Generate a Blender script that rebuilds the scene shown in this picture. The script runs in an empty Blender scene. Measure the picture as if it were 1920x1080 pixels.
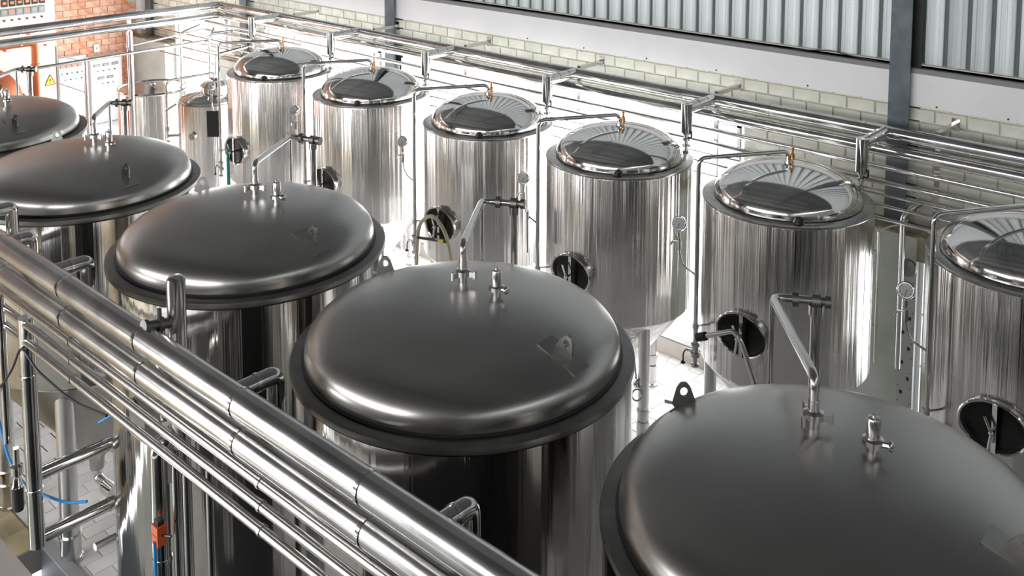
import bpy, bmesh, math, random
from mathutils import Vector, Matrix
random.seed(7)
PI = math.pi
sc = bpy.context.scene
COL = sc.collection
S = 0.75            # one design unit is 0.75 m
EYE = 7.75

# ------------------------------------------------------------------ camera, world, light, exposure
cd = bpy.data.cameras.new('camera')
cam = bpy.data.objects.new('camera', cd)
COL.objects.link(cam)
Rv = Vector((0.7357493, 0.67725399, 0.0)); Uv = Vector((-0.06433217, 0.06988863, 0.99547825)); Fv = Vector((-0.67419161, 0.73242243, -0.09498973))
m = Matrix.Identity(4)
for i in range(3):
    m[i][0], m[i][1], m[i][2] = Rv[i], Uv[i], -Fv[i]
m.translation = Vector((0, 0, EYE)) * S
cam.matrix_world = m
cd.sensor_width = 36; cd.lens = 1873.755 * 36 / 1920
cd.shift_x = (960 - 943.88) / 1920; cd.shift_y = (-100.96 - 540) / 1920
cd.clip_start = 0.05; cd.clip_end = 300
sc.camera = cam

sc.view_settings.view_transform = 'Standard'; sc.view_settings.look = 'None'
sc.view_settings.gamma = 1.0; sc.view_settings.use_curve_mapping = False
sc.view_settings.exposure = 0.06

w = bpy.data.worlds.new('overcast_sky'); sc.world = w; w.use_nodes = True
bg = w.node_tree.nodes['Background']
bg.inputs[0].default_value = (0.93, 0.96, 1.0, 1); bg.inputs[1].default_value = 4.5

def area(name, loc, direction, sx, sy, power, color=(1, 1, 1)):
    d = bpy.data.lights.new(name, 'AREA'); d.shape = 'RECTANGLE'; d.size = sx * S; d.size_y = sy * S
    d.energy = power; d.color = color
    o = bpy.data.objects.new(name, d); COL.objects.link(o)
    o.location = Vector(loc) * S
    o.rotation_euler = Vector(direction).to_track_quat('-Z', 'Y').to_euler()
    return o
# daylight entering through the long back windows, the end windows and the roof lights
area('window_daylight', (-10.85, 12.80, 2.15), (0, -1, -0.12), 7.0, 3.2, 230, (0.95, 0.98, 1))
area('window_daylight', (-17.25, 12.80, 2.15), (0, -1, -0.12), 3.8, 3.2, 220, (0.95, 0.98, 1))
area('window_daylight', (-21.95, 12.80, 2.15), (0, -1, -0.12), 2.3, 3.2, 130, (0.95, 0.98, 1))
area('door_daylight', (-25.0, 6.2, 2.6), (1, 0, 0), 3.0, 4.6, 170, (1, 0.98, 0.95))

area('gallery_window_daylight', (-7.0, -5.85, 7.2), (0, 1, -0.1), 20.0, 2.8, 560, (1.0, 0.97, 0.96))

area('doorway_daylight', (-15.5, -5.85, 1.9), (0, 1, 0), 6.0, 3.2, 260, (1.0, 0.98, 0.95))

# ------------------------------------------------------------------ materials
def mat(name, color, rough=0.5, metal=0.0, **kw):
    mt = bpy.data.materials.new(name); mt.use_nodes = True
    b = mt.node_tree.nodes['Principled BSDF']
    b.inputs['Base Color'].default_value = (*color, 1); b.inputs['Roughness'].default_value = rough
    b.inputs['Metallic'].default_value = metal
    for k, v in kw.items(): b.inputs[k].default_value = v
    return mt
def nt(mt): return mt.node_tree.nodes, mt.node_tree.links, mt.node_tree.nodes['Principled BSDF']
def noise_layer(mt, scale, c1, c2, lo=0.35, hi=0.65, stretch=(1, 1, 1), detail=4, bump=0, rough=None, coord='Object', bscale=None, bdist=0.01):
    n, l, b = nt(mt)
    tc = n.new('ShaderNodeTexCoord'); mp = n.new('ShaderNodeMapping'); mp.inputs['Scale'].default_value = stretch
    l.new(tc.outputs[coord], mp.inputs[0])
    no = n.new('ShaderNodeTexNoise'); no.inputs['Scale'].default_value = scale; no.inputs['Detail'].default_value = detail
    l.new(mp.outputs[0], no.inputs[0])
    r = n.new('ShaderNodeValToRGB'); r.color_ramp.elements[0].position = lo; r.color_ramp.elements[1].position = hi
    r.color_ramp.elements[0].color = (*c1, 1); r.color_ramp.elements[1].color = (*c2, 1)
    l.new(no.outputs[0], r.inputs[0]); l.new(r.outputs[0], b.inputs['Base Color'])
    if rough:
        mr = n.new('ShaderNodeMapRange'); mr.inputs[1].default_value = 0.3; mr.inputs[2].default_value = 0.7
        mr.inputs[3].default_value, mr.inputs[4].default_value = rough
        l.new(no.outputs[0], mr.inputs[0]); l.new(mr.outputs[0], b.inputs['Roughness'])
    if bump:
        src = no
        if bscale:
            src = n.new('ShaderNodeTexNoise'); src.inputs['Scale'].default_value = bscale; src.inputs['Detail'].default_value = 3
            l.new(mp.outputs[0], src.inputs[0])
        bp = n.new('ShaderNodeBump'); bp.inputs['Strength'].default_value = bump; bp.inputs['Distance'].default_value = bdist
        l.new(src.outputs[0], bp.inputs['Height']); l.new(bp.outputs[0], b.inputs['Normal'])
    return mt

M = {}
M['mirror'] = noise_layer(mat('polished_steel', (0.7, 0.69, 0.67), 0.1, 1), 2.5, (0.62, 0.61, 0.59), (0.74, 0.73, 0.71), rough=(0.06, 0.15), bump=0.06, bscale=3, bdist=0.02)
M['chrome'] = mat('chromed_tube', (0.72, 0.71, 0.70), 0.12, 1)
M['tube'] = mat('stainless_tube', (0.62, 0.60, 0.59), 0.22, 1)
M['satin'] = noise_layer(mat('satin_steel', (0.4, 0.4, 0.38), 0.3, 1), 1.2, (0.37, 0.36, 0.34), (0.50, 0.49, 0.465), detail=2, lo=.2, hi=.8, rough=(0.27, 0.34), bump=0.04, bscale=1.6, bdist=0.03)
M['flange'] = noise_layer(mat('dull_steel_flange', (0.2, 0.2, 0.19), 0.42, 1), 3, (0.17, 0.165, 0.155), (0.27, 0.265, 0.25), rough=(0.35, 0.5))
M['door'] = mat('dark_polished_door', (0.035, 0.037, 0.034), 0.28, 1)
M['flange_b'] = noise_layer(mat('smooth_steel_flange', (0.4, 0.4, 0.39), 0.3, 1), 3, (0.34, 0.335, 0.32), (0.45, 0.445, 0.43), rough=(0.22, 0.34))
M['clad'] = noise_layer(mat('pipe_cladding', (0.6, 0.6, 0.59), 0.16, 1), 2.5, (0.5, 0.5, 0.49), (0.72, 0.71, 0.70), rough=(0.1, 0.22), bump=0.12, bscale=9, bdist=0.006)
M['clad_soft'] = noise_layer(mat('soft_pipe_cladding', (0.6, 0.59, 0.58), 0.3, 1), 2.5, (0.54, 0.53, 0.52), (0.68, 0.67, 0.66), rough=(0.2, 0.27), bump=0.1, bscale=7, bdist=0.006)
M['legs'] = mat('satin_leg_steel', (0.72, 0.71, 0.70), 0.32, 1)
M['gasket'] = mat('black_gasket', (0.02, 0.02, 0.02), 0.5)
M['brass'] = mat('brass_fitting', (0.72, 0.40, 0.16), 0.3, 1)
M['copper'] = mat('copper_sheet', (0.62, 0.20, 0.09), 0.55, 0.6)
M['darksteel'] = noise_layer(mat('painted_grey_steel', (0.13, 0.15, 0.17), 0.45), 6, (0.085, 0.11, 0.125), (0.155, 0.175, 0.19), detail=6)
M['kerb'] = mat('grey_kerb_paint', (0.09, 0.105, 0.12), 0.6)
M['walk'] = mat('dark_rubber_walkway', (0.018, 0.019, 0.02), 0.8)
M['beam'] = noise_layer(mat('white_painted_fascia', (0.8, 0.8, 0.8), 0.5), 2, (0.86, 0.86, 0.87), (0.90, 0.90, 0.90))
M['strip'] = mat('grey_painted_rail', (0.25, 0.26, 0.265), 0.5)
M['cladwhite'] = noise_layer(mat('white_wall_sheet', (0.66, 0.69, 0.69), 0.45), 12, (0.58, 0.62, 0.62), (0.74, 0.76, 0.76), stretch=(1, 1, 0.02), detail=2)
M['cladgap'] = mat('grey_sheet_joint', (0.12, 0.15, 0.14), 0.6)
M['plaster'] = noise_layer(mat('grey_green_plaster', (0.5, 0.52, 0.47), 0.8), 2, (0.42, 0.44, 0.40), (0.54, 0.555, 0.51), detail=6, bump=0.2, bscale=20)
M['blockpaint'] = noise_layer(mat('cream_painted_block', (0.72, 0.72, 0.64), 0.6), 5, (0.66, 0.67, 0.57), (0.84, 0.84, 0.75), detail=7, bump=0.5, bscale=14, bdist=0.012)
M['mortar'] = mat('cream_painted_mortar', (0.66, 0.66, 0.57), 0.9)
M['redmortar'] = mat('pale_mortar', (0.62, 0.58, 0.5), 0.9)
M['brick1'] = noise_layer(mat('orange_brick', (0.72, 0.3, 0.17), 0.8), 7, (0.62, 0.22, 0.12), (0.80, 0.42, 0.27), detail=6, bump=0.3, bscale=30)
M['brick2'] = noise_layer(mat('pale_orange_brick', (0.78, 0.42, 0.3), 0.8), 7, (0.70, 0.34, 0.22), (0.85, 0.54, 0.40), detail=6, bump=0.3, bscale=30)
M['tile'] = noise_layer(mat('pale_clay_floor_tile', (0.6, 0.58, 0.56), 0.45), 1.3, (0.62, 0.61, 0.60), (0.74, 0.73, 0.72), detail=5)
M['tile2'] = noise_layer(mat('pale_clay_floor_tile_warm', (0.6, 0.56, 0.52), 0.45), 1.3, (0.63, 0.60, 0.58), (0.73, 0.705, 0.68), detail=5)
M['ytile'] = noise_layer(mat('yellow_clay_floor_tile', (0.55, 0.48, 0.3), 0.6), 2, (0.42, 0.33, 0.17), (0.62, 0.55, 0.37), detail=6)
M['grout'] = mat('grey_grout', (0.30, 0.27, 0.25), 0.9)
M['bronze'] = mat('dull_bronze_tube', (0.36, 0.22, 0.15), 0.35, 1)
M['panelcream'] = mat('cream_cabinet_paint', (0.76, 0.75, 0.66), 0.4)
M['panelwhite'] = mat('white_cabinet_paint', (0.85, 0.86, 0.88), 0.4)
M['white'] = mat('white_plastic', (0.85, 0.85, 0.85), 0.4)
M['black'] = mat('black_plastic', (0.015, 0.015, 0.017), 0.35)
M['grey'] = mat('grey_plastic', (0.3, 0.33, 0.35), 0.4)
M['red'] = mat('red_plastic', (0.75, 0.03, 0.03), 0.3)
M['teal'] = mat('teal_plastic', (0.02, 0.38, 0.42), 0.4)
M['hoseteal'] = mat('teal_rubber_hose', (0.02, 0.30, 0.27), 0.45)
M['hosebeige'] = mat('beige_rubber_hose', (0.66, 0.58, 0.42), 0.5)
M['yellow'] = mat('yellow_paint', (0.85, 0.68, 0.02), 0.4)
M['blue'] = mat('blue_tubing', (0.02, 0.25, 0.65), 0.4)
M['orange'] = mat('orange_actuator_plastic', (0.60, 0.10, 0.012), 0.4)
M['dial'] = mat('gauge_dial', (0.42, 0.42, 0.41), 0.4)
M['winframe'] = mat('white_window_frame', (0.8, 0.82, 0.84), 0.4)
M['roof'] = mat('dark_roof_sheet', (0.07, 0.07, 0.07), 0.7)
M['rooflight'] = mat('pale_roof_sheet', (0.20, 0.205, 0.205), 0.65)
M['dark'] = mat('dark_wall_paint', (0.05, 0.05, 0.05), 0.8)
M['ledge'] = noise_layer(mat('dusty_ledge', (0.3, 0.28, 0.2), 0.9), 6, (0.16, 0.145, 0.09), (0.42, 0.40, 0.30), detail=6)
M['concrete'] = noise_layer(mat('warm_concrete', (0.55, 0.5, 0.45), 0.8), 3, (0.46, 0.42, 0.38), (0.60, 0.55, 0.50), detail=6)
e = mat('orange_lit_display', (0.9, 0.2, 0.1), 0.4); e.node_tree.nodes['Principled BSDF'].inputs['Emission Color'].default_value = (1, 0.12, 0.04, 1)
e.node_tree.nodes['Principled BSDF'].inputs['Emission Strength'].default_value = 1.2; M['display'] = e
# brushed shell: anisotropic, smeared vertically, wavy round the girth
ANR = 0.25
def brushed(name, c1, c2, rough, wav, anis=0.92):
    mt = mat(name, c1, rough, 1); n, l, b = nt(mt)
    tg = n.new('ShaderNodeTangent'); tg.direction_type = 'RADIAL'; tg.axis = 'Z'
    b.inputs['Anisotropic'].default_value = anis; b.inputs['Anisotropic Rotation'].default_value = ANR; l.new(tg.outputs[0], b.inputs['Tangent'])
    tc = n.new('ShaderNodeTexCoord'); mp = n.new('ShaderNodeMapping'); mp.inputs['Scale'].default_value = (1, 1, 0.006)
    l.new(tc.outputs['Object'], mp.inputs[0])
    no = n.new('ShaderNodeTexNoise'); no.inputs['Scale'].default_value = 12; no.inputs['Detail'].default_value = 4
    l.new(mp.outputs[0], no.inputs[0])
    bp = n.new('ShaderNodeBump'); bp.inputs['Strength'].default_value = wav; bp.inputs['Distance'].default_value = 0.02
    l.new(no.outputs[0], bp.inputs['Height']); l.new(bp.outputs[0], b.inputs['Normal'])
    n2 = n.new('ShaderNodeTexNoise'); n2.inputs['Scale'].default_value = 1.5; n2.inputs['Detail'].default_value = 5; l.new(tc.outputs['Object'], n2.inputs[0])
    r = n.new('ShaderNodeValToRGB'); r.color_ramp.elements[0].position = 0.35; r.color_ramp.elements[1].position = 0.65
    r.color_ramp.elements[0].color = (*c1, 1); r.color_ramp.elements[1].color = (*c2, 1)
    l.new(n2.outputs[0], r.inputs[0]); l.new(r.outputs[0], b.inputs['Base Color'])
    return mt
M['shell'] = brushed('brushed_steel_shell', (0.66, 0.64, 0.62), (0.77, 0.75, 0.725), 0.13, 1.0)
M['shell_f'] = brushed('brushed_steel_shell_large', (0.54, 0.525, 0.50), (0.64, 0.62, 0.60), 0.11, 0.22, 0.5)
# translucent fibreglass wall sheet: daylight glows through it
g = bpy.data.materials.new('translucent_wall_sheet'); g.use_nodes = True
n, l = g.node_tree.nodes, g.node_tree.links; n.clear()
o_ = n.new('ShaderNodeOutputMaterial'); mx = n.new('ShaderNodeMixShader'); tr = n.new('ShaderNodeBsdfTranslucent'); df = n.new('ShaderNodeBsdfDiffuse')
tc = n.new('ShaderNodeTexCoord'); mp = n.new('ShaderNodeMapping'); mp.inputs['Scale'].default_value = (1, 1, 0.02); no = n.new('ShaderNodeTexNoise'); no.inputs['Scale'].default_value = 14; no.inputs['Detail'].default_value = 3
l.new(tc.outputs['Object'], mp.inputs[0]); l.new(mp.outputs[0], no.inputs[0])
for node, a, b_ in ((tr, (0.20, 0.215, 0.215), (0.30, 0.31, 0.31)), (df, (0.60, 0.63, 0.63), (0.72, 0.74, 0.74))):
    rr = n.new('ShaderNodeValToRGB'); rr.color_ramp.elements[0].position = .35; rr.color_ramp.elements[1].position = .65
    rr.color_ramp.elements[0].color = (*a, 1); rr.color_ramp.elements[1].color = (*b_, 1); l.new(no.outputs[0], rr.inputs[0]); l.new(rr.outputs[0], node.inputs[0])
mx.inputs[0].default_value = 0.5; l.new(tr.outputs[0], mx.inputs[1]); l.new(df.outputs[0], mx.inputs[2]); l.new(mx.outputs[0], o_.inputs[0]); M['cladwhite'] = g
# window pane: thin clear glass
g = bpy.data.materials.new('window_glass'); g.use_nodes = True
n, l = g.node_tree.nodes, g.node_tree.links; n.clear()
o_ = n.new('ShaderNodeOutputMaterial'); mx = n.new('ShaderNodeMixShader'); tr = n.new('ShaderNodeBsdfTransparent'); gl = n.new('ShaderNodeBsdfGlossy')
gl.inputs['Roughness'].default_value = 0.03; mx.inputs[0].default_value = 0.08
l.new(tr.outputs[0], mx.inputs[1]); l.new(gl.outputs[0], mx.inputs[2]); l.new(mx.outputs[0], o_.inputs[0]); M['glass'] = g

# ------------------------------------------------------------------ mesh helpers
class MB:
    def __init__(s): s.v = []; s.f = []; s.mi = []; s.k = 0
    def add(s, vs, fs):
        o = len(s.v); s.v += [tuple(p) for p in vs]; s.f += [tuple(i + o for i in f) for f in fs]; s.mi += [s.k] * len(fs); return s
    def mat(s, k): s.k = k; return s
    def box(s, a, b):
        x0, y0, z0 = a; x1, y1, z1 = b
        return s.add([(x0, y0, z0), (x1, y0, z0), (x1, y1, z0), (x0, y1, z0), (x0, y0, z1), (x1, y0, z1), (x1, y1, z1), (x0, y1, z1)],
                     [(0, 3, 2, 1), (4, 5, 6, 7), (0, 1, 5, 4), (1, 2, 6, 5), (2, 3, 7, 6), (3, 0, 4, 7)])
    def obox(s, c, ax, ay, az, hx, hy, hz):   # oriented box
        c, ax, ay, az = Vector(c), Vector(ax).normalized(), Vector(ay).normalized(), Vector(az).normalized()
        vs = [c + ax * hx * i + ay * hy * j + az * hz * k for k in (-1, 1) for j, i in ((-1, -1), (-1, 1), (1, 1), (1, -1))]
        return s.add(vs, [(0, 3, 2, 1), (4, 5, 6, 7), (0, 1, 5, 4), (1, 2, 6, 5), (2, 3, 7, 6), (3, 0, 4, 7)])
    def lathe(s, prof, c=(0, 0, 0), n=48, axis=(0, 0, 1), sx=1.0):
        ax = Vector(axis).normalized(); h = Vector((0, 0, 1)) if abs(ax.z) < 0.9 else Vector((1, 0, 0))
        e1 = ax.cross(h).normalized() if abs(ax.z) < 0.9 else Vector((1, 0, 0)); e2 = ax.cross(e1)
        c = Vector(c); vs = []; idx = []
        for r, z in prof:
            if r < 1e-6: idx.append([len(vs)]); vs.append(c + ax * z)
            else:
                idx.append(list(range(len(vs), len(vs) + n)))
                for k in range(n):
                    t = 2 * PI * k / n; vs.append(c + ax * z + e1 * (r * sx * math.cos(t)) + e2 * (r * math.sin(t)))
        fs = []
        for a, b in zip(idx, idx[1:]):
            for k in range(n):
                k2 = (k + 1) % n
                if len(a) == 1 and len(b) > 1: fs.append((a[0], b[k2], b[k]))
                elif len(b) == 1 and len(a) > 1: fs.append((a[k], a[k2], b[0]))
                elif len(a) > 1: fs.append((a[k], a[k2], b[k2], b[k]))
        return s.add(vs, fs)
    def cyl(s, a, b, r, n=16, r2=None):
        a, b = Vector(a), Vector(b); L = (b - a).length; r2 = r if r2 is None else r2
        return s.lathe([(0, 0), (r, 0), (r2, L), (0, L)], a, n, (b - a))
    def ring(s, c, axis, R, r, n=32, k=8, sx=1.0):
        prof = [(R + r * math.cos(2 * PI * i / k), r * math.sin(2 * PI * i / k)) for i in range(k + 1)]
        return s.lathe(prof, c, n, axis, sx)
    def tube(s, pts, r, n=12, bend=0.0, seg=5, cap=True):
        pts = [Vector(p) for p in pts]
        if bend > 0 and len(pts) > 2:
            out = [pts[0]]
            for a, b, c in zip(pts, pts[1:], pts[2:]):
                d1, d2 = (a - b), (c - b); q = min(bend, d1.length * 0.48, d2.length * 0.48)
                p1, p2 = b + d1.normalized() * q, b + d2.normalized() * q
                for i in range(seg + 1):
                    t = i / seg; out.append(p1 * (1 - t) ** 2 + b * 2 * t * (1 - t) + p2 * t * t)
            out.append(pts[-1]); pts = out
        vs = []; nrm = None; N = len(pts)
        for i, p in enumerate(pts):
            t = (pts[min(i + 1, N - 1)] - pts[max(i - 1, 0)]).normalized()
            if nrm is None: nrm = t.orthogonal().normalized()
            nrm = (nrm - t * nrm.dot(t)).normalized(); bn = t.cross(nrm)
            for k in range(n):
                a = 2 * PI * k / n; vs.append(p + nrm * (r * math.cos(a)) + bn * (r * math.sin(a)))
        fs = [(i * n + k, i * n + (k + 1) % n, (i + 1) * n + (k + 1) % n, (i + 1) * n + k) for i in range(N - 1) for k in range(n)]
        if cap: fs += [tuple(range(n - 1, -1, -1)), tuple((N - 1) * n + k for k in range(n))]
        return s.add(vs, fs)
    def prism(s, poly, o, ex, ey, ez, th):    # 2D polygon extruded
        o, ex, ey, ez = Vector(o), Vector(ex).normalized(), Vector(ey).normalized(), Vector(ez).normalized(); n = len(poly)
        vs = [o + ex * a + ey * b - ez * th / 2 for a, b in poly] + [o + ex * a + ey * b + ez * th / 2 for a, b in poly]
        return s.add(vs, [tuple(range(n - 1, -1, -1)), tuple(range(n, 2 * n))] + [(i, (i + 1) % n, (i + 1) % n + n, i + n) for i in range(n)])
    def mesh(s, name, mats, smooth=True):
        me = bpy.data.meshes.new(name)
        me.from_pydata([(x * S, y * S, z * S) for x, y, z in s.v], [], s.f)
        for mm in (mats if isinstance(mats, (list, tuple)) else [mats]): me.materials.append(mm)
        if s.k or any(s.mi): me.polygons.foreach_set('material_index', s.mi)
        bm = bmesh.new(); bm.from_mesh(me); bmesh.ops.recalc_face_normals(bm, faces=bm.faces); bm.to_mesh(me); bm.free()
        if smooth:
            me.polygons.foreach_set('use_smooth', [True] * len(me.polygons)); me.set_sharp_from_angle(angle=math.radians(38))
        return me
    def build(s, name, mats, parent=None, smooth=True):
        return link(name, s.mesh(name, mats, smooth), parent)
def link(name, me, parent=None):
    o = bpy.data.objects.new(name, me); COL.objects.link(o)
    if parent: o.parent = parent
    return o
def tag(o, label=None, cat=None, group=None, kind=None):
    for k, v in (('label', label), ('category', cat), ('group', group), ('kind', kind)):
        if v: o[k] = v
    return o
def thing(name, loc, label, cat, group=None, rz=0):
    o = bpy.data.objects.new(name, None); COL.objects.link(o)
    o.location = Vector(loc) * S; o.rotation_euler = (0, 0, rz); o.empty_display_size = 0.2
    return tag(o, label, cat, group)
def structure(name, loc=(0, 0, 0)):
    o = bpy.data.objects.new(name, None); COL.objects.link(o); o.location = Vector(loc) * S; o['kind'] = 'structure'; return o
def copy_tree(o, parent=None):
    c = o.copy(); COL.objects.link(c); c.parent = parent
    for ch in list(o.children): copy_tree(ch, c)
    return c

# ------------------------------------------------------------------ the setting
XL, XR = -25.2, 5.0
BK = 12.6     # inner face of the thick lower back wall
UP = 13.0     # painted block face above the ledge
LEDGE = 2.88
WIN_TOP = 3.75
wins = [(-23.3, -20.9), (-19.3, -15.25), (-14.6, -7.15)]
# floor: mortar bed + tiles
fl = structure('floor')
MB().box((XL, 4.25, -0.3), (XR, BK, -0.012)).box((XL, -6, -0.3), (-10.95, 4.25, -0.012)).build('tile_bed', M['grout'], fl, False)
TW, TL = 0.2, 0.41
def tile_me(name, mt, w=TW, l_=TL):
    return MB().add([(-w/2+.0025, -l_/2+.007, 0), (w/2-.0025, -l_/2+.007, 0), (w/2-.0025, l_/2-.007, 0), (-w/2+.0025, l_/2-.007, 0),
                     (-w/2+.002, -l_/2+.002, -.014), (w/2-.002, -l_/2+.002, -.014), (w/2-.002, l_/2-.002, -.014), (-w/2+.002, l_/2-.002, -.014)],
                    [(0, 1, 2, 3), (4, 5, 1, 0), (5, 6, 2, 1), (6, 7, 3, 2), (7, 4, 0, 3)]).mesh(name, mt, False)
tms = [tile_me('tile', M['tile']), tile_me('tile', M['tile2'])]
near = lambda x, y: (-8.7 < x < -6.4 and 10.4 < y) or (-12.3 < x < -9.3 and y < 5.7) or (-13.2 < x < -12.0 and 11.0 < y)
rest = MB(); nx = int((XR - XL) / TW); cnt = 0
for i in range(-88, 62):
    x = -7.55 + i * TW
    if x - TW/2 < XL or x + TW/2 > XR: continue
    off = 0 if i % 2 == 0 else TL / 2
    for j in range(-20, 4):
        y = 11.79 + off + j * TL
        if y + TL/2 > BK + 0.3: continue
        if y - TL/2 < 4.26:
            if y + TL/2 > 4.3: rest.add([(x-TW/2+.0025, 4.255, 0), (x+TW/2-.0025, 4.255, 0), (x+TW/2-.0025, y+TL/2-.007, 0), (x-TW/2+.0025, y+TL/2-.007, 0)], [(0, 1, 2, 3)])
            continue
        dz = random.uniform(-.0015, .0015)
        if near(x, y) and cnt < 290:
            o = link('tile', tms[random.random() < 0.4], fl); o.location = Vector((x, min(y, BK + .1), dz)) * S; cnt += 1
        else: rest.add([(x-TW/2+.0025, y-TL/2+.007, dz), (x+TW/2-.0025, y-TL/2+.007, dz), (x+TW/2-.0025, y+TL/2-.007, dz), (x-TW/2+.0025, y+TL/2-.007, dz)], [(0, 1, 2, 3)])
tag(rest.build('floor_tile_field', M['tile'], fl, False), kind='stuff')
yt = tile_me('tile', M['ytile'], 0.4, 0.4); yrest = MB()
for i in range(36):
    for j in range(24):
        x, y = -11.16 - i * 0.4, 4.04 - j * 0.4
        if i < 6 and j < 4: o = link('yellow_tile', yt, fl); o.location = Vector((x, y, 0)) * S
        elif x > XL + .2: yrest.add([(x-.194, y-.194, 0), (x+.194, y-.194, 0), (x+.194, y+.194, 0), (x-.194, y+.194, 0)], [(0, 1, 2, 3)])
tag(yrest.build('yellow_tile_field', M['ytile'], fl, False), kind='stuff')
# sunken walkway in front of the large tanks with its grey steel kerb
MB().box((-10.95, -6.0, -0.75), (-6.6, 4.25, -0.62)).build('sunken_floor', M['plaster'], fl, False)
MB().box((-6.6, -6.0, -0.75), (XR, 4.25, -0.62)).build('sunken_walkway', M['walk'], fl, False)
kb = thing('floor_kerb', (-10.95, 4.22, -0.62), 'grey painted steel kerb edging the sunken walkway at the lower left', 'kerb')
MB().box((0, 0, 0), (15.9, 0.06, 0.64)).build('kerb_face', M['kerb'], kb, False)
MB().box((-0.02, -0.02, 0.64), (15.9, 0.11, 0.66)).build('kerb_cap', M['strip'], kb, False)
st = thing('steel_step', (-10.9, 2.9, -0.62), 'grey steel step tread below the kerb at the lower left corner', 'step')
MB().box((0, 0, 0), (3.0, 1.25, 0.28)).build('tread', M['kerb'], st, False)
bx = thing('black_cabinet', (-11.75, 2.95, 0), 'black floor cabinet cut off by the lower left corner of the picture', 'cabinet')
MB().box((0, 0, 0), (0.62, 0.72, 0.38)).build('body', M['black'], bx, False)
MB().box((-0.01, -0.01, 0.38), (0.63, 0.73, 0.41)).build('lid', M['strip'], bx, False)

# thick lower back wall with window openings
wb = structure('wall_back')
segs = [XL] + [v for a in wins for v in a] + [-4.45, -2.6, XR]
wmb = MB()
wmb.box((XL, BK, -0.3), (XR, UP + 0.35, 0.27))
for i in range(0, len(segs), 2):
    wmb.box((segs[i], BK, 0.27), (segs[i + 1], UP + 0.35, LEDGE - 0.03))
wmb.build('lower_wall', M['plaster'], wb, False)
lb = MB()
for i in range(0, len(segs), 2): lb.box((segs[i], BK - 0.01, LEDGE - 0.03), (segs[i + 1], UP, LEDGE))
lb.box((-4.45, BK - 0.01, 2.55), (-2.6, UP + .35, LEDGE)); lb.build('ledge', M['ledge'], wb, False)
MB().box((XL, BK - 0.03, 0), (XR, BK, 0.25)).build('plinth', M['concrete'], wb, False)
ub = MB()
up_segs = [(XL, -23.3), (-20.9, -19.3), (-15.25, -14.6), (-7.15, XR)]
for a, b in up_segs: ub.box((a, UP + 0.02, LEDGE), (b, UP + 0.35, WIN_TOP))
ub.box((XL, UP + 0.02, WIN_TOP), (XR, UP + 0.35, 5.0)); ub.build('upper_wall', M['mortar'], wb, False)
BW, BH = 0.39, 0.172
def block_me(name, mt, w=BW, h=BH, seed=0):
    rr = random.Random(seed); e = 0.014; q = lambda: rr.uniform(-.006, .006)
    return MB().add([(-w/2+e+q(), -0.012, -h/2+e+q()), (w/2-e+q(), -0.012, -h/2+e+q()), (w/2-e+q(), -0.012+q()*.5, h/2-e+q()), (-w/2+e+q(), -0.012+q()*.5, h/2-e+q()),
                     (-w/2+.006, .022, -h/2+.006), (w/2-.006, .022, -h/2+.006), (w/2-.006, .022, h/2-.006), (-w/2+.006, .022, h/2-.006)],
                    [(0, 1, 2, 3), (4, 5, 1, 0), (5, 6, 2, 1), (6, 7, 3, 2), (7, 4, 0, 3)]).mesh(name, mt, False)
bms = [block_me('brick', M['blockpaint'], seed=k) for k in range(5)]
cells = []
for r in range(10):
    z = LEDGE + BH * (r + 0.5)
    for c in range(-14, 64):
        x = -1.5 - BW * c + (BW / 2 if r % 2 else 0)
        if x - BW/2 < XL or x + BW/2 > XR - .1: continue
        if z - BH/2 < WIN_TOP - .05 and any(a - BW*.45 < x < b + BW*.45 for a, b in wins): continue
        cells.append((x, z))
cells.sort(key=lambda p: abs(p[0] + 4.5))
bst = MB()
for k, (x, z) in enumerate(cells):
    if k < 290:
        o = link('brick', bms[k % 5], wb); o.location = Vector((x, UP + random.uniform(-.003, .004), z)) * S
    else:
        e = .014; bst.box((x - BW/2 + e, UP - 0.012, z - BH/2 + e), (x + BW/2 - e, UP + 0.025, z + BH/2 - e))
tag(bst.build('distant_brickwork', M['blockpaint'], wb, False), kind='stuff')
# white fascia, grey rail, ribbed sheet wall
tr1 = structure('trim_1')
for a, b in ((XL, -14.85), (-14.83, -4.95), (-4.93, XR)):
    MB().box((a, 12.95, 4.46), (b, 13.1, 4.89)).build('fascia_board', M['beam'], tr1, False)
    for x in [a + 0.7 + 1.35 * i for i in range(int((b - a) / 1.35))]:
        pass
for x in (-11.35, -10.1, -8.85, -7.6, -6.15, -4.4, -3.55):
    MB().cyl((x, 12.955, 4.49), (x, 12.94, 4.49), 0.012, 8).build('fixing_screw', M['black'], tr1)
tr2 = structure('trim_2')
MB().box((XL, 12.93, 4.89), (XR, 13.12, 4.955)).build('rail', M['strip'], tr2, False)
wu = structure('wall_back_upper')
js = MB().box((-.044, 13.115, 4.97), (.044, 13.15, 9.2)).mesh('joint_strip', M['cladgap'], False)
MB().box((XL, 13.0, 4.9), (XR, 13.2, 4.95)).build('sheet_rail', M['strip'], wu, False)
MB().box((XL, 13.02, 4.95), (XR, 13.12, 4.985)).build('drip_gutter', M['black'], wu, False)
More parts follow.
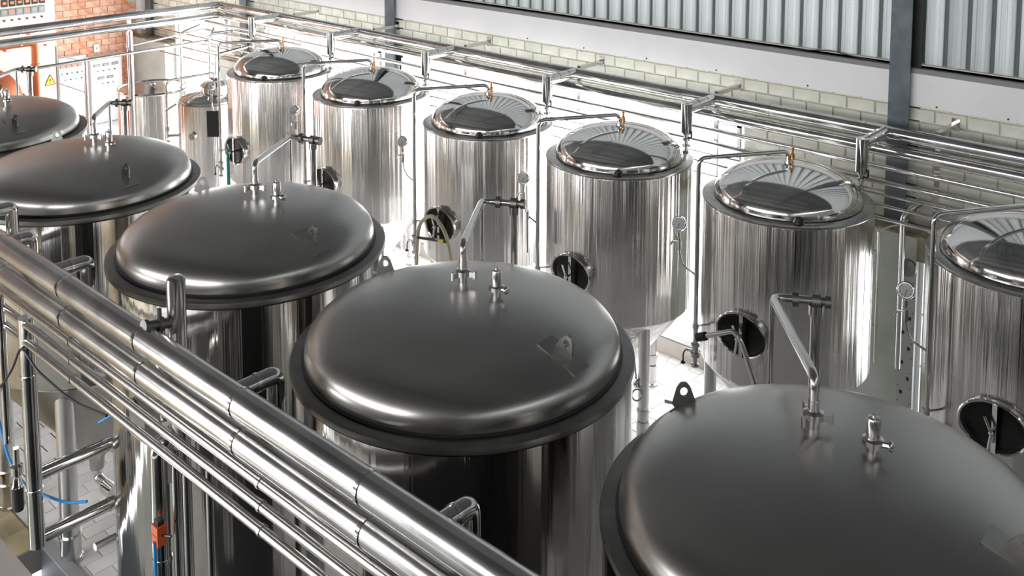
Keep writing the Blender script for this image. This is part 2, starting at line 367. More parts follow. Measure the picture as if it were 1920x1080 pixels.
# pan sheet: flat with three fine ribs
def sheet():
    w0, w1, zt, zb = -0.102, 0.102, 9.2, 4.975
    xs = [(-0.112, 13.13), (-0.108, 13.085), (-0.075, 13.085), (-0.07, 13.078), (-0.06, 13.078), (-0.055, 13.085), (-0.005, 13.085), (0, 13.078), (0.01, 13.078), (0.015, 13.085),
          (0.055, 13.085), (0.06, 13.078), (0.07, 13.078), (0.075, 13.085), (0.108, 13.085), (0.112, 13.13)]
    vs = [(x, y, zb) for x, y in xs] + [(x, y, zt) for x, y in xs]; n = len(xs)
    return MB().add(vs, [(i, i + 1, i + 1 + n, i + n) for i in range(n - 1)]).mesh('wall_sheet', M['cladwhite'], False)
sm = sheet(); k = 0
x = -11.55
while x < XR - .2:
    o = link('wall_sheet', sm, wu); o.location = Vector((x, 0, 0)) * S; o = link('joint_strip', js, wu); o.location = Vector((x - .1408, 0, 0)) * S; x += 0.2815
x = -11.55 - .2815
while x > XL + .2:
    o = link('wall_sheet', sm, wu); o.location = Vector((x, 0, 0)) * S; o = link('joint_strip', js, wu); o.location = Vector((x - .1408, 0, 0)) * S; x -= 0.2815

# windows
wn = 1
for a, b in wins + [(-4.45, -2.6)]:
    top = WIN_TOP if a != -4.45 else 2.55
    W = structure('window_%d' % wn); wn += 1
    y = 12.92 if a != -4.45 else 12.75
    fm = MB()
    fm.box((a, y - .03, 0.36), (b, y + .03, 0.42)); fm.box((a, y - .03, top - .05), (b, y + .03, top)); fm.box((a, y - .03, 0.42), (a + .05, y + .03, top)); fm.box((b - .05, y - .03, 0.42), (b, y + .03, top))
    fm.build('window_frame', M['winframe'], W, False)
    MB().box((a, BK - .02, 0.27), (b, y + .05, 0.36)).build('window_sill', M['winframe'], W, False)
    n = max(2, round((b - a) / 0.8)); rows = 4 if top > 3 else 3
    for i in range(1, n):
        xx = a + (b - a) * i / n; MB().box((xx - .014, y - .02, 0.42), (xx + .014, y + .02, top - .05)).build('mullion', M['winframe'], W, False)
    for j in range(1, rows):
        zz = 0.42 + (top - .47) * j / rows; MB().box((a + .05, y - .018, zz - .012), (b - .05, y + .018, zz + .012)).build('glazing_bar', M['winframe'], W, False)
    pw, ph = (b - a) / n, (top - .47) / rows
    pm = MB().box((-pw/2 + .014, -.003, -ph/2 + .012), (pw/2 - .014, .003, ph/2 - .012)).mesh('pane', M['glass'], False)
    for i in range(n):
        for j in range(rows):
            o = link('pane', pm, W); o.location = Vector((a + pw * (i + .5), y, 0.42 + ph * (j + .5))) * S

# left end wall with orange brick face
wl = structure('wall_left')
MB().box((XL - .3, -6, -.3), (XL - .015, 4.4, 9.2)).box((XL - .3, 8.1, -.3), (XL - .015, UP + .35, 9.2)).box((XL - .3, 4.4, 4.9), (XL - .015, 8.1, 9.2)).build('wall_core', M['redmortar'], wl, False)
lbm = [MB().add([(0.012, -BW/2+.012, -BH/2+.012), (0.012, BW/2-.012, -BH/2+.012), (0.012, BW/2-.012, BH/2-.012), (0.012, -BW/2+.012, BH/2-.012),
                 (-.02, -BW/2+.006, -BH/2+.006), (-.02, BW/2-.006, -BH/2+.006), (-.02, BW/2-.006, BH/2-.006), (-.02, -BW/2+.006, BH/2-.006)],
                [(0, 1, 2, 3), (4, 5, 1, 0), (5, 6, 2, 1), (6, 7, 3, 2), (7, 4, 0, 3)]).mesh('brick', M[k], False) for k in ('brick1', 'brick2', 'brick2')]
lst = MB(); kk = 0
for r in range(0, 53):
    z = 0.1 + BH * (r + .5)
    for c in range(0, 49):
        y = 12.62 - BW * c - (BW / 2 if r % 2 else 0)
        if y < -5.8 or (4.3 < y < 8.2 and z < 5.0): continue
        if y > 10.3 and z < 4.7: o = link('brick', lbm[kk % 3], wl); o.location = Vector((XL, y, z)) * S; kk += 1
        else: lst.add([(XL + .012, y-BW/2+.012, z-BH/2+.012), (XL + .012, y+BW/2-.012, z-BH/2+.012), (XL + .012, y+BW/2-.012, z+BH/2-.012), (XL + .012, y-BW/2+.012, z+BH/2-.012)], [(0, 1, 2, 3)])
tag(lst.build('distant_brickwork', M['brick2'], wl, False), kind='stuff')
MB().box((XL, 12.83, 0), (XL + .25, UP, 9)).build('corner_pier', M['winframe'], wl, False)
# right wall and the dark wall under the viewing gallery
wr = structure('wall_right'); MB().box((XR, -6, -.7), (XR + .3, UP + .35, 9.2)).build('wall_face', M['plaster'], wr, False)
wf = structure('wall_front'); MB().box((-12.5, -6.3, -.3), (XR, -6, 5.8)).box((XL, -6.3, -.3), (-18.5, -6, 5.8)).box((-18.5, -6.3, 3.5), (-12.5, -6, 5.8)).box((-18.5, -6.3, -.3), (-12.5, -6, .3)).box((XL, -6.3, 8.6), (XR, -6, 9.2)).box((XL, -6.3, 5.8), (-17, -6, 8.6)).box((3, -6.3, 5.8), (XR, -6, 8.6)).build('wall_face', M['dark'], wf, False)
W = structure('window_5')
for i in range(6): MB().box((-17.03 + 4 * i, -6.2, 5.8), (-16.97 + 4 * i, -6.05, 8.6)).build('mullion', M['winframe'], W, False)
ga = structure('floor_gallery')
MB().box((-4.0, -6, 5.4), (XR, 1.1, 5.6)).build('gallery_slab', M['concrete'], ga, False)
MB().box((-4.0, 0.8, -.7), (XR, 1.0, 5.4)).build('gallery_wall', M['dark'], ga, False)
# ceiling: pitched, with open roof lights over the tanks
ce = structure('ceiling')
ZR = lambda y: 9.2 + (13.2 - y) * 0.09 if y > 4 else 9.2 + 9.2 * 0.09 - (4 - y) * 0.09
def roof_strip(y0, y1, mt, name='roof_sheet'):
    mb = MB(); p = 0.28; n = int((XR - XL) / p)
    xs = []
    for i in range(n + 1):
        x = XL + i * p; xs += [(x, 0), (x + .10, 0), (x + .13, .05), (x + .25, .05)]
    vs = [(x, y0, ZR(y0) + d) for x, d in xs] + [(x, y1, ZR(y1) + d) for x, d in xs]; N = len(xs)
    mb.add(vs, [(i, i + 1, i + 1 + N, i + N) for i in range(N - 1)]).build(name, mt, ce, False)
for y0, y1, mt in ((13.2, 8.0, 'rooflight'), (8.0, 4.0, 'rooflight'), (4.0, -1.0, 'roof'), (-1.0, -6.2, 'roof')):
    roof_strip(y0, y1, M[mt])
# purlins and trusses
for y in (12.2, 10.4, 8.6, 6.7, 4.6, 2.6, 0.1, -2, -4):
    MB().box((XL, y - .05, ZR(y) - .16), (XR, y + .05, ZR(y) - .01)).build('purlin', M['darksteel'], ce, False)
for x in (-24.95, -19.9, -14.85, -9.9, -4.85, 0.1):
    mb = MB()
    for ya, yb in ((12.9, 4.0), (4.0, -6.0)):
        mb.cyl((x, ya, ZR(ya) - .25), (x, yb, ZR(yb) - .25), .06, 8)
    mb.cyl((x, 12.9, ZR(12.9) - 1.0), (x, -6, ZR(-6) - 1.0), .06, 8)
    ys = [12.9 - 1.35 * i for i in range(15)]
    for i in range(14):
        a, b = ys[i], ys[i + 1]
        za, zb = ZR(a) - .25, ZR(b) - .25
        lo = lambda y: ZR(12.9) - 1.0 + (12.9 - y) * (ZR(-6) - ZR(12.9)) / 18.9
        if i % 2 == 0: mb.cyl((x, a, za), (x, b, lo(b)), .035, 6)
        else: mb.cyl((x, a, lo(a)), (x, b, zb), .035, 6)
    mb.build('roof_truss', M['darksteel'], ce)

# steel columns along the back wall
def column(x, z0, z1, label):
    t = thing('steel_column', (x, 12.9, z0), label, 'column', 'grey columns along the back wall'); h = z1 - z0
    MB().box((-.135, -.05, 0), (.135, -.03, h)).build('flange', M['darksteel'], t, False)
    MB().box((-.012, -.03, 0), (.012, .13, h)).build('web', M['darksteel'], t, False)
    MB().box((-.135, .11, 0), (.215, .125, h)).build('shadow_gap_strip', M['gasket'], t, False)  # black strip stands in for the shadow gap between column and wall
    return t
column(-4.85, LEDGE, 9.0, 'dark grey steel column rising behind the back pipes at the right')
column(-14.9, LEDGE, 9.0, 'dark grey steel column at the top centre of the picture')
column(-24.6, 0.0, 9.0, 'dark grey steel column in the far corner by the orange brick wall')
column(-20.1, LEDGE, 9.0, 'slim grey steel column behind the corner of the pipe rack')

# ------------------------------------------------------------------ back row of fermenters
def superdome(r, h, n, z0=0, k=22, skirt=0.03):
    p = [(r, z0), (r, z0 + skirt)]
    for i in range(1, k + 1):
        t = i / k * PI / 2
        q = math.cos(t) ** (2 / n); z = math.sin(t) ** (2 / n)
        p.append((r * q if i < k else 0, z0 + skirt + (h - skirt) * z))
    return p
def leg(parent, x, y, top, r=0.075, foot=True, mt='legs'):
    base = 0.3
    lg = MB().cyl((x, y, base), (x, y, top), r, 20).build('leg', M[mt], parent)
    MB().lathe([(0, base + .16), (r + .02, base + .16), (r + .02, base + .13), (r + .003, base + .13), (r + .003, base), (0, base)], (x, y, 0), 20).lathe(
        [(0, 0), (r + .035, 0), (r + .035, .02), (r + .01, .03), (r + .01, base - .03), (r + .025, base - .02), (r + .025, base), (0, base)], (x, y, 0), 20).build('adjustable_foot', M['tube'], lg)
    return lg
ZB = 3.62
def arch_pipe(t):
    dx, dy = -0.66, -0.93
    zt = ZB + 0.56
    p = MB().tube([(0, 0, ZB + .40), (0, 0, zt), (dx, dy, zt - .015), (dx, dy, 1.95)], .027, 12, .10).build('overflow_pipe', M['chrome'], t)
    MB().cyl((0, 0, ZB + .37), (0, 0, ZB + .41), .05, 16).cyl((0, 0, ZB + .42), (0, 0, ZB + .44), .05, 16).build('clamp', M['chrome'], p)
    a = Vector((-.03, -.0447)); b = Vector((dx, dy)).normalized()
    MB().cyl((dx, dy, 2.12), (b.x * .99, b.y * .99, 2.12), .012, 8).cyl((dx, dy, 2.09), (dx, dy, 2.15), .038, 12).build('stay', M['tube'], p)
    MB().lathe([(0, 1.62), (.05, 1.62), (.05, 1.64), (.028, 1.65), (.028, 1.72), (.055, 1.74), (.055, 1.79), (.035, 1.80), (.035, 1.86), (.05, 1.87), (.05, 1.9), (.03, 1.91), (.03, 1.95), (0, 1.95)], (dx, dy, 0), 16).cyl(
        (dx, dy, 1.80), (dx - .11, dy - .03, 1.80), .018, 10).build('valve_body', M['tube'], p)
    MB().tube([(dx - .11, dy - .03, 1.80), (dx - .14, dy - .04, 1.75), (dx - .14, dy - .04, 1.64)], .009, 8, .03).lathe(superdome(.028, .028, 2, 0, 6, 0) , (dx - .14, dy - .04, 1.625), 10).build('valve_handle', M['black'], p)
    return p
def gauge(t):
    gx, gy, gz = -.90, -.95, ZB - .30
    n = Vector((.15, -1, .35)).normalized()
    g = MB().lathe([(0, -.03), (.082, -.03), (.088, -.02), (.088, .018), (.080, .024), (.074, .014), (0, .014)], (gx, gy, gz), 28, n).build('pressure_gauge', M['chrome'], t)
    c = Vector((gx, gy, gz)); MB().lathe([(0, .0), (.073, 0), (.073, .016), (0, .016)], c, 28, n).build('dial', M['dial'], g)
    e2 = n.cross(Vector((1, 0, 0))).normalized(); e1 = e2.cross(n)
    hb = MB()
    hb.obox(c + n * .019 + (e2 * .02 - e1 * .008) * -1, (e2 + e1 * .2), n, e1, .03, .002, .003)
    for q in range(9):
        a = math.radians(-130 + q * 32.5); d = e1 * math.sin(a) + -e2 * math.cos(a)
        hb.obox(c + n * .018 + d * .058, d, n, n.cross(d), .007, .001, .0022)
    hb.build('pointer_and_scale', M['black'], g, False)
    MB().tube([(gx, gy, gz - .08), (gx + .01, gy, gz - .36), (gx + .06, gy, gz - .50), (-.66, -.93, gz - .58)], .012, 10, .08).cyl((gx, gy, gz - .1), (gx, gy, gz - .16), .022, 8).cyl((gx + .01, gy, gz - .2), (gx + .01, gy, gz - .32), .022, 8).build('siphon_tube', M['tube'], g)
    MB().tube([(gx + .005, gy, gz - .22), (gx - .07, gy - .02, gz - .22), (gx - .1, gy - .02, gz - .28)], .012, 8, .02).build('sample_cock', M['tube'], g)
    return g
def manway(t, z=2.27):
    c = Vector((0, -1.0, z))
    nk = MB().lathe([(.228, -.10), (.228, .040), (.236, .055), (.248, .059), (.258, .05), (.258, .03), (.248, .02), (.248, -.10)], c, 48, (0, -1, 0), 1.28).build('manway_ring', M['mirror'], t)
    MB().lathe([(0, .006), (.08, .007), (.16, .010), (.205, .018), (.227, .028)], c, 48, (0, -1, 0), 1.28).build('manway_door', M['door'], nk)
    MB().ring(c + Vector((0, -.03, 0)), (0, -1, 0), .221, .008, 40, 6, 1.28).build('door_gasket', M['gasket'], nk)
    MB().obox(c + Vector((0.02, -.075, 0)), (1, 0, 0), (0, 1, 0), (0, 0, 1), .022, .012, .25).build('yoke_bar', M['chrome'], nk, False)
    MB().cyl(c + Vector((.02, -.01, 0)), c + Vector((.02, -.18, 0)), .016, 10).tube([c + Vector((-.05, -.15, .14)), c + Vector((.02, -.16, 0))], .015, 10).tube([c + Vector((.02, -.16, 0)), c + Vector((.0, -.17, -.17))], .015, 10).lathe(superdome(.028, .03, 2, 0, 6, 0), c + Vector((.02, -.16, 0)), 12, (0, -1, 0)).build('clamp_handle', M['chrome'], nk)
    return nk
def make_fermenter():
    t = thing('fermentation_tank', (0, 0, 0), 'x', 'tank', 'polished steel fermenters in the back row')
    MB().lathe([(.985, ZB - .03), (.992, ZB - .035), (.995, ZB - .05), (.995, 1.66), (.99, 1.64), (.97, 1.63)], n=96).build('shell', M['shell'], t)
    MB().lathe([(.84, ZB - .02), (.84, ZB), (.985, ZB), (.998, ZB - .006), (1.0, ZB - .02), (.994, ZB - .035)], n=96).build('top_ring', M['flange_b'], t)
    MB().lathe([(.862, ZB), (.864, ZB + .010), (.855, ZB + .014)], n=96).build('seal', M['gasket'], t)
    MB().lathe(superdome(.862, .40, 2.05, ZB + .012, 26, .008), n=96).build('dome', M['mirror'], t)
    MB().lathe([(.97, 1.63), (.955, 1.60), (.07, .50), (.06, .36), (0, .36)], n=72).build('cone', M['shell'], t)
    for a in (90, -30, -150): leg(t, .86 * math.cos(math.radians(a)), .86 * math.sin(math.radians(a)), 1.58)
    arch_pipe(t); gauge(t); manway(t)
    MB().lathe([(0, 0), (.022, 0), (.022, .03), (.012, .035), (.012, .06), (.026, .065), (.03, .10), (.026, .14), (.014, .15), (.014, .19), (.02, .195), (.02, .22), (0, .22)], (.035, .04, ZB + .385), 14).cyl((.035, .04, ZB + .48), (-.01, .01, ZB + .48), .014, 8).build('relief_valve', M['brass'], t)
    sg = MB().lathe([(0, 0), (.062, 0), (.062, .02), (.05, .03), (.045, .05), (.03, .075), (0, .085)], (.50, -.72, ZB), 24, (.25, -.3, 1)).build('sight_glass', M['black'], t)
    MB().ring((.50, -.72, ZB + .012), (.25, -.3, 1), .058, .008, 24, 6).build('sight_glass_rim', M['chrome'], sg)
    MB().cyl((.60, .72, ZB - .01), (.60, .72, ZB + .02), .04, 14).build('inlet_stub', M['tube'], t)
    MB().tube([(0, 0, .38), (0, 0, .22), (.25, -.1, .18)], .045, 14, .08).cyl((0, 0, .34), (0, 0, .30), .08, 18).cyl((.22, -.088, .185), (.30, -.12, .172), .07, 18).build('outlet_elbow', M['chrome'], t)
    MB().tube([(.52, -.35, 1.13), (.60, -.42, 1.0), (.68, -.50, .83)], .013, 8).cyl((.66, -.485, .85), (.70, -.52, .76), .035, 12).cyl((.69, -.5, .86), (.66, -.52, .8), .04, 10).ring((.74, -.57, .70), (1, -.6, .3), .07, .012, 24, 6).build('sample_valve', M['tube'], t)
    return t
BT = {'B1': (-15.75, 10.871, 3.61), 'B2': (-13.10, 10.877, 3.631), 'B3': (-10.355, 10.899, 3.654), 'B4': (-7.854, 10.864, 3.605), 'B5': (-5.388, 10.88, 3.592), 'B6': (-2.699, 10.878, 3.618)}
lab = {'B1': 'farthest polished fermenter in the back row, teal hose hanging from its manway',
       'B2': 'second polished fermenter from the left in the back row',
       'B3': 'polished fermenter with a beige hose looped over its round manway',
       'B4': 'polished fermenter at the right of centre with a clear manway showing its clamp bar',
       'B5': 'polished fermenter with a steel T-shaped tube standing at its manway',
       'B6': 'polished fermenter cut off by the right edge of the picture'}
proto = make_fermenter()
for i, k in enumerate(BT):
    o = proto if i == 0 else copy_tree(proto)
    x, y, z = BT[k]; o.location = Vector((x, y, (z - ZB) * 0)) * S; o['label'] = lab[k]
    # the seen top height differs by a hair from tank to tank: sink into tolerance with the feet, none needed

# ------------------------------------------------------------------ front row of large tanks
RF = 1.288
def lug(t, x, y, z, rot, flat=True):
    d = Vector((math.cos(rot), math.sin(rot), 0)); n = Vector((-d.y, d.x, 0))
    k = .40 if flat else .05
    up = Vector((x * k, y * k, 1)).normalized()
    e = d - up * d.dot(up); e.normalize(); f = up.cross(e)
    base = Vector((x, y, z))
    poly = [(-.085, 0), (.085, 0), (.045, .13), (.02, .165), (-.02, .165), (-.045, .13)]
    hole = [(.022 * math.cos(a), .115 + .026 * math.sin(a)) for a in [2 * PI * i / 10 for i in range(10)]]
    mb = MB(); th = .018
    # ring plate with eye: quads between outline samples and hole
    def outl(a):
        c = Vector((0, .105)); best = None; dx, dy = math.cos(a), math.sin(a)
        for (x1, y1), (x2, y2) in zip(poly, poly[1:] + poly[:1]):
            ex, ey = x2 - x1, y2 - y1; den = dx * ey - dy * ex
            if abs(den) < 1e-9: continue
            tt = ((x1 - c.x) * ey - (y1 - c.y) * ex) / den; uu = ((x1 - c.x) * dy - (y1 - c.y) * dx) / den
            if tt > 0 and -1e-6 <= uu <= 1 + 1e-6 and (best is None or tt < best): best = tt
        return (c.x + dx * best, c.y + dy * best)
    N = 24; A = [2 * PI * i / N for i in range(N)]
    O = [outl(a) for a in A]; Hh = [(.025 * math.cos(a), .105 + .03 * math.sin(a)) for a in A]
    P3 = lambda p, s_: base + e * p[0] + up * p[1] + f * (th / 2 * s_)
    vs = [P3(p, 1) for p in O] + [P3(p, 1) for p in Hh] + [P3(p, -1) for p in O] + [P3(p, -1) for p in Hh]; fs = []
    for i in range(N):
        j = (i + 1) % N
        fs += [(i, j, N + j, N + i), (2 * N + j, 2 * N + i, 3 * N + i, 3 * N + j), (j, i, 2 * N + i, 2 * N + j), (N + i, N + j, 3 * N + j, 3 * N + i)]
    l_ = mb.add(vs, fs).build('lifting_lug', M['flange_b'] if flat else M['flange'], t)
    if flat: MB().obox(base + up * .0, e, f, up, .17, .085, .007).build('lug_plate', M['satin'], l_, False)
    else: MB().obox(base + up * .012, e * .8 + f * .6, up, f, .13, .01, .004).obox(base + up * .012, e * .9 - f * .5, up, f, .13, .01, .004).build('lug_foot', M['flange'], l_, False)
def cip(t, zf, q1=(-1.06, 1.31), q2=(-.80, 1.42)):
    top = zf + .355
    ax, ay = -.23, .23
    q1, q2 = Vector((*q1, zf + .53)), Vector((*q2, zf + .53))
    zz = zf + .33
    c = MB().lathe([(0, 0), (.075, 0), (.075, .03), (.035, .04), (.035, .10), (.06, .11), (.06, .15), (.033, .16), (.033, .22), (0, .22)], (ax, ay, zz - .02), 20).build('inlet_fitting', M['tube'], t)
    for i in range(3):
        kb = MB(); a = 2 * PI * i / 3 + .4; kb.obox((ax + .075 * math.cos(a), ay + .075 * math.sin(a), zz + .105), (math.cos(a), math.sin(a), 0), (-math.sin(a), math.cos(a), 0), (0, 0, 1), .035, .014, .02)
        kb.cyl((ax + .1 * math.cos(a), ay + .1 * math.sin(a), zz + .075), (ax + .1 * math.cos(a), ay + .1 * math.sin(a), zz + .135), .016, 8); kb.build('wing_nut', M['tube'], c)
    p = MB().tube([(ax, ay, zz + .18), (ax, ay, zz + .34), tuple(q1), tuple(q2)], .03, 12, .09).build('cleaning_pipe', M['tube'], t)
    d = (q2 - q1).normalized()
    MB().cyl(q1 + d * .05, q2 + d * .06, .03, 12).cyl(q1.lerp(q2, .45), q1.lerp(q2, .6), .055, 14).cyl(q2 - d * .03, q2 + d * .03, .05, 14).cyl(q2 + d * .06, q2 + d * .1, .045, 12).build('clamp', M['flange'], p)
    MB().tube([q2 + Vector((0, 0, -.03)), (q2.x, q2.y, 0.9)], .035, 12).cyl((q2.x, q2.y, q2.z - .10), (q2.x, q2.y, q2.z - .03), .05, 12).build('down_pipe', M['tube'], p)
    MB().tube([q1 + Vector((0, 0, -.02)), (q1.x, q1.y, 0.9)], .018, 10).build('drain_pipe', M['tube'], p)
    r = MB().lathe([(0, 0), (.05, 0), (.05, .03), (.035, .035), (.035, .09), (.06, .095), (.06, .125), (.04, .13), (.04, .24), (.034, .25), (.012, .252), (.012, .27), (0, .27)], (.12, .24, zf + .31), 20).build('relief_valve', M['tube'], t)
    MB().cyl((.12, .24, zf + .41), (.22, .24, zf + .43), .016, 8).lathe(superdome(.03, .02, 2, 0, 5, 0), (.22, .24, zf + .43), 10, (1, 0, .2)).build('release_knob', M['tube'], r)
def make_large(zf, zbot, q1=(-1.06, 1.31), q2=(-.80, 1.46)):
    t = thing('large_tank', (0, 0, 0), 'x', 'tank', 'large satin domed tanks in the front row')
    MB().lathe([(RF - .03, zf - .07), (RF - .018, zf - .07), (RF - .018, zbot + .03), (RF - .03, zbot), (RF - .06, zbot - .02)], n=112).build('shell', M['shell_f'], t)
    MB().lathe([(RF * .88, zf - .03), (RF * .88, zf), (RF - .02, zf), (RF - .004, zf - .008), (RF, zf - .025), (RF, zf - .045), (RF - .012, zf - .06), (RF - .03, zf - .07)], n=112).build('top_ring', M['flange'], t)
    MB().lathe([(RF * .925, zf), (RF * .93, zf + .014), (RF * .915, zf + .022)], n=112).build('seal', M['gasket'], t)
    MB().lathe(superdome(RF * .915, .355, 2.5, zf + .012, 30, .03), n=112).build('dome', M['satin'], t)
    if zbot > 1: MB().lathe([(RF - .06, zbot - .02), (.09, .55), (.08, .40), (0, .40)], n=80).build('cone', M['concrete'] if False else M['satin'], t); MB().tube([(0, 0, .42), (0, 0, .28), (.35, .02, .24)], .06, 14, .1).cyl((.2, 0, .25), (.38, .02, .24), .085, 18).build('outlet_elbow', M['chrome'], t)
    else: MB().lathe([(RF - .06, zbot - .02), (.1, zbot - .2), (0, zbot - .2)], n=64).build('base_dish', M['satin'], t)
    for a in (-41, 49, 139, 229): leg(t, 1.03 * math.cos(math.radians(a)), 1.03 * math.sin(math.radians(a)), zbot - .01, .10)
    cip(t, zf, q1, q2)
    lug(t, .95, .02, zf + .262, .05); lug(t, -1.05, .14, zf + .20, .745, False)
    return t
FT = {'F1': (-11.25, 5.037, 3.926), 'F2': (-8.007, 5.127, 4.041), 'F3': (-5.112, 5.105, 4.031), 'F4': (-2.201, 5.09, 4.0)}
flab = {'F0': 'large satin domed tank at the left edge, cut off by the frame', 'F00': 'farthest large domed tank, only its rim showing at the far left edge',
        'F1': 'large satin domed tank with a wide grey dome, third from the right edge behind the thick pipes',
        'F2': 'large satin domed tank behind the upright capped pipe', 'F3': 'large satin domed tank in the middle of the picture',
        'F4': 'nearest and largest dark satin domed tank at the lower right'}
flab['F1'] = 'large satin domed tank left of the one behind the capped upright pipe'
t1 = make_large(3.926, 2.05, (-1.26, .92), (-1.12, 1.06)); t1.location = Vector((-11.25, 5.037, 0)) * S; t1['label'] = flab['F1']
for k, x in (('F0', -14.25), ('F00', -17.3)):
    o = copy_tree(t1); o.location = Vector((x, 5.037, 0)) * S; o['label'] = flab[k]
t2 = make_large(4.041, 0.62, (-1.14, 1.29), (-.84, 1.38)); t2.location = Vector((-8.007, 5.127, 0)) * S; t2['label'] = flab['F2']
t3 = make_large(4.025, 2.05); t3.location = Vector((-5.112, 5.105, 0)) * S; t3['label'] = flab['F3']
t4 = copy_tree(t3); t4.location = Vector((-2.201, 5.09, 0)) * S; t4['label'] = flab['F4']
for q in (0,):
    pass

# ------------------------------------------------------------------ two small lidded tanks at the far end
def small_tank(loc, R, zt, label, cap):
    t = thing('small_tank', loc, label, 'tank', 'small lidded tanks at the far end')
    MB().lathe([(R - .01, zt - .06), (R - .01, .75), (R - .05, .7)], n=64).build('shell', M['shell'], t)
    MB().lathe([(R - .05, .7), (.06, .45), (0, .45)], n=48).build('bottom', M['tube'], t)
    if cap:
        MB().lathe([(R * .9, zt - .08), (R, zt - .07), (R, zt - .05), (R * .93, zt - .045), (R * .93, zt - .01), (R * .9, zt)], n=64).build('top_ring', M['flange_b'], t)
        MB().lathe([(R * .91, zt), (R * .88, zt + .02), (R * .3, zt + .16), (0, zt + .16)], n=64).build('lid', M['mirror'], t)
        c = MB().lathe([(.27, zt + .06), (.27, zt + .24), (.30, zt + .25), (.30, zt + .28), (.2, zt + .35), (.08, zt + .38), (0, zt + .39)], (.12, .05, 0), 32).build('manhole_cap', M['mirror'], t)
        MB().obox((.12, .05, zt + .40), (1, .4, 0), (-.4, 1, 0), (0, 0, 1), .1, .012, .02).build('cap_handle', M['tube'], c, False)
    else:
        MB().lathe([(R, zt - .06), (R + .02, zt - .03), (R, 0 + zt), (R * .97, zt), (R * .95, zt - .02), (.03, zt + .06), (0, zt + .06)], n=64).build('lid', M['mirror'], t)
        MB().obox((0, 0, zt + .07), (1, 0, 0), (0, 1, 0), (0, 0, 1), .06, .04, .02).obox((-.15, .03, zt + .055), (1, -.2, .06), (0, 1, 0), (0, 0, 1), .3, .012, .01).build('lid_latch', M['flange'], t, False)
    for a in (45, 135, 225, 315): leg(t, R * .8 * math.cos(math.radians(a)), R * .8 * math.sin(math.radians(a)), .75, .05)
    return t
s1 = small_tank((-18.52, 11.0, 0), .66, 2.6, 'small steel tank with a capped manhole, left of the farthest fermenter', True)
s2 = small_tank((-20.85, 10.95, 0), .76, 2.45, 'squat steel tank with a flat white-lit lid beside the rack post', False)
# small pipework clinging to the capped small tank
vp_ = MB().tube([(-.53, -.7, 1.75), (-.53, -.7, 2.97), (.10, .05, 3.12), (.12, .05, 2.98)], .024, 10, .1).build('vent_pipe', M['chrome'], s1)
MB().cyl((-.53, -.7, 1.9), (-.53, -.7, 2.0), .05, 12).cyl((-.53, -.7, 1.62), (-.53, -.7, 1.72), .05, 12).cyl((-.53, -.7, 1.8), (-.38, -.5, 1.8), .03, 10).tube([(-.53, -.72, 2.35), (-.3, -.62, 2.5)], .03, 10).build('vent_valve', M['tube'], vp_)
lg_ = MB().cyl((.30, -.57, 1.93), (.32, -.63, 1.93), .085, 20).build('level_gauge', M['chrome'], s1)
MB().cyl((.32, -.63, 1.93), (.322, -.636, 1.93), .068, 20).build('gauge_face', M['dial'], lg_)
t = thing('clipboard', (-16.52, 9.88, 2.62), 'black clipboard hanging at the left of the farthest fermenter', 'clipboard')
MB().obox((0, 0, 0), (.736, .677, 0), (-.677, .736, 0), (0, 0, 1), .13, .012, .25).build('plate', M['black'], t, False)
MB().cyl((.02, .0, .25), (.09, .03, .29), .008, 6).build('hook', M['chrome'], t)

# ------------------------------------------------------------------ copper kettle and still pipe
kt = thing('copper_kettle', (-22.2, 7.75, 0), 'copper kettle with a domed top at the far left edge', 'kettle')
MB().lathe([(.0, .9), (.8, .9), (.86, 1.0), (.86, 2.35), (.83, 2.42)], n=64).build('body', M['copper'], kt)
MB().lathe([(.83, 2.42), (.88, 2.44), (.88, 2.5), (.83, 2.52)], n=64).build('band', M['copper'], kt)
MB().lathe([(.83, 2.52), (.78, 2.72), (.62, 2.95), (.38, 3.12), (.22, 3.22), (.15, 3.35), (.12, 3.5)], n=64).build('dome', M['copper'], kt)
for a in (45, 135, 225, 315): leg(kt, .65 * math.cos(math.radians(a)), .65 * math.sin(math.radians(a)), .92, .06)
sp = thing('copper_pipe', (-22, 8.85, 0), 'thick copper pipe bending over at the top beside the kettle', 'pipe')
MB().tube([(0, 0, .0), (0, 0, 3.62), (0, -.85, 3.62), (0, -.85, 3.1)], .085, 18, .12).build('pipe_run', M['copper'], sp)
MB().cyl((0, 0, 3.1), (0, 0, 3.14), .1, 18).cyl((0, 0, 1.9), (0, 0, 1.94), .1, 18).build('joint_band', M['copper'], sp)
MB().cyl((0, 0, 0), (0, 0, .03), .17, 20).build('base_flange', M['copper'], sp)

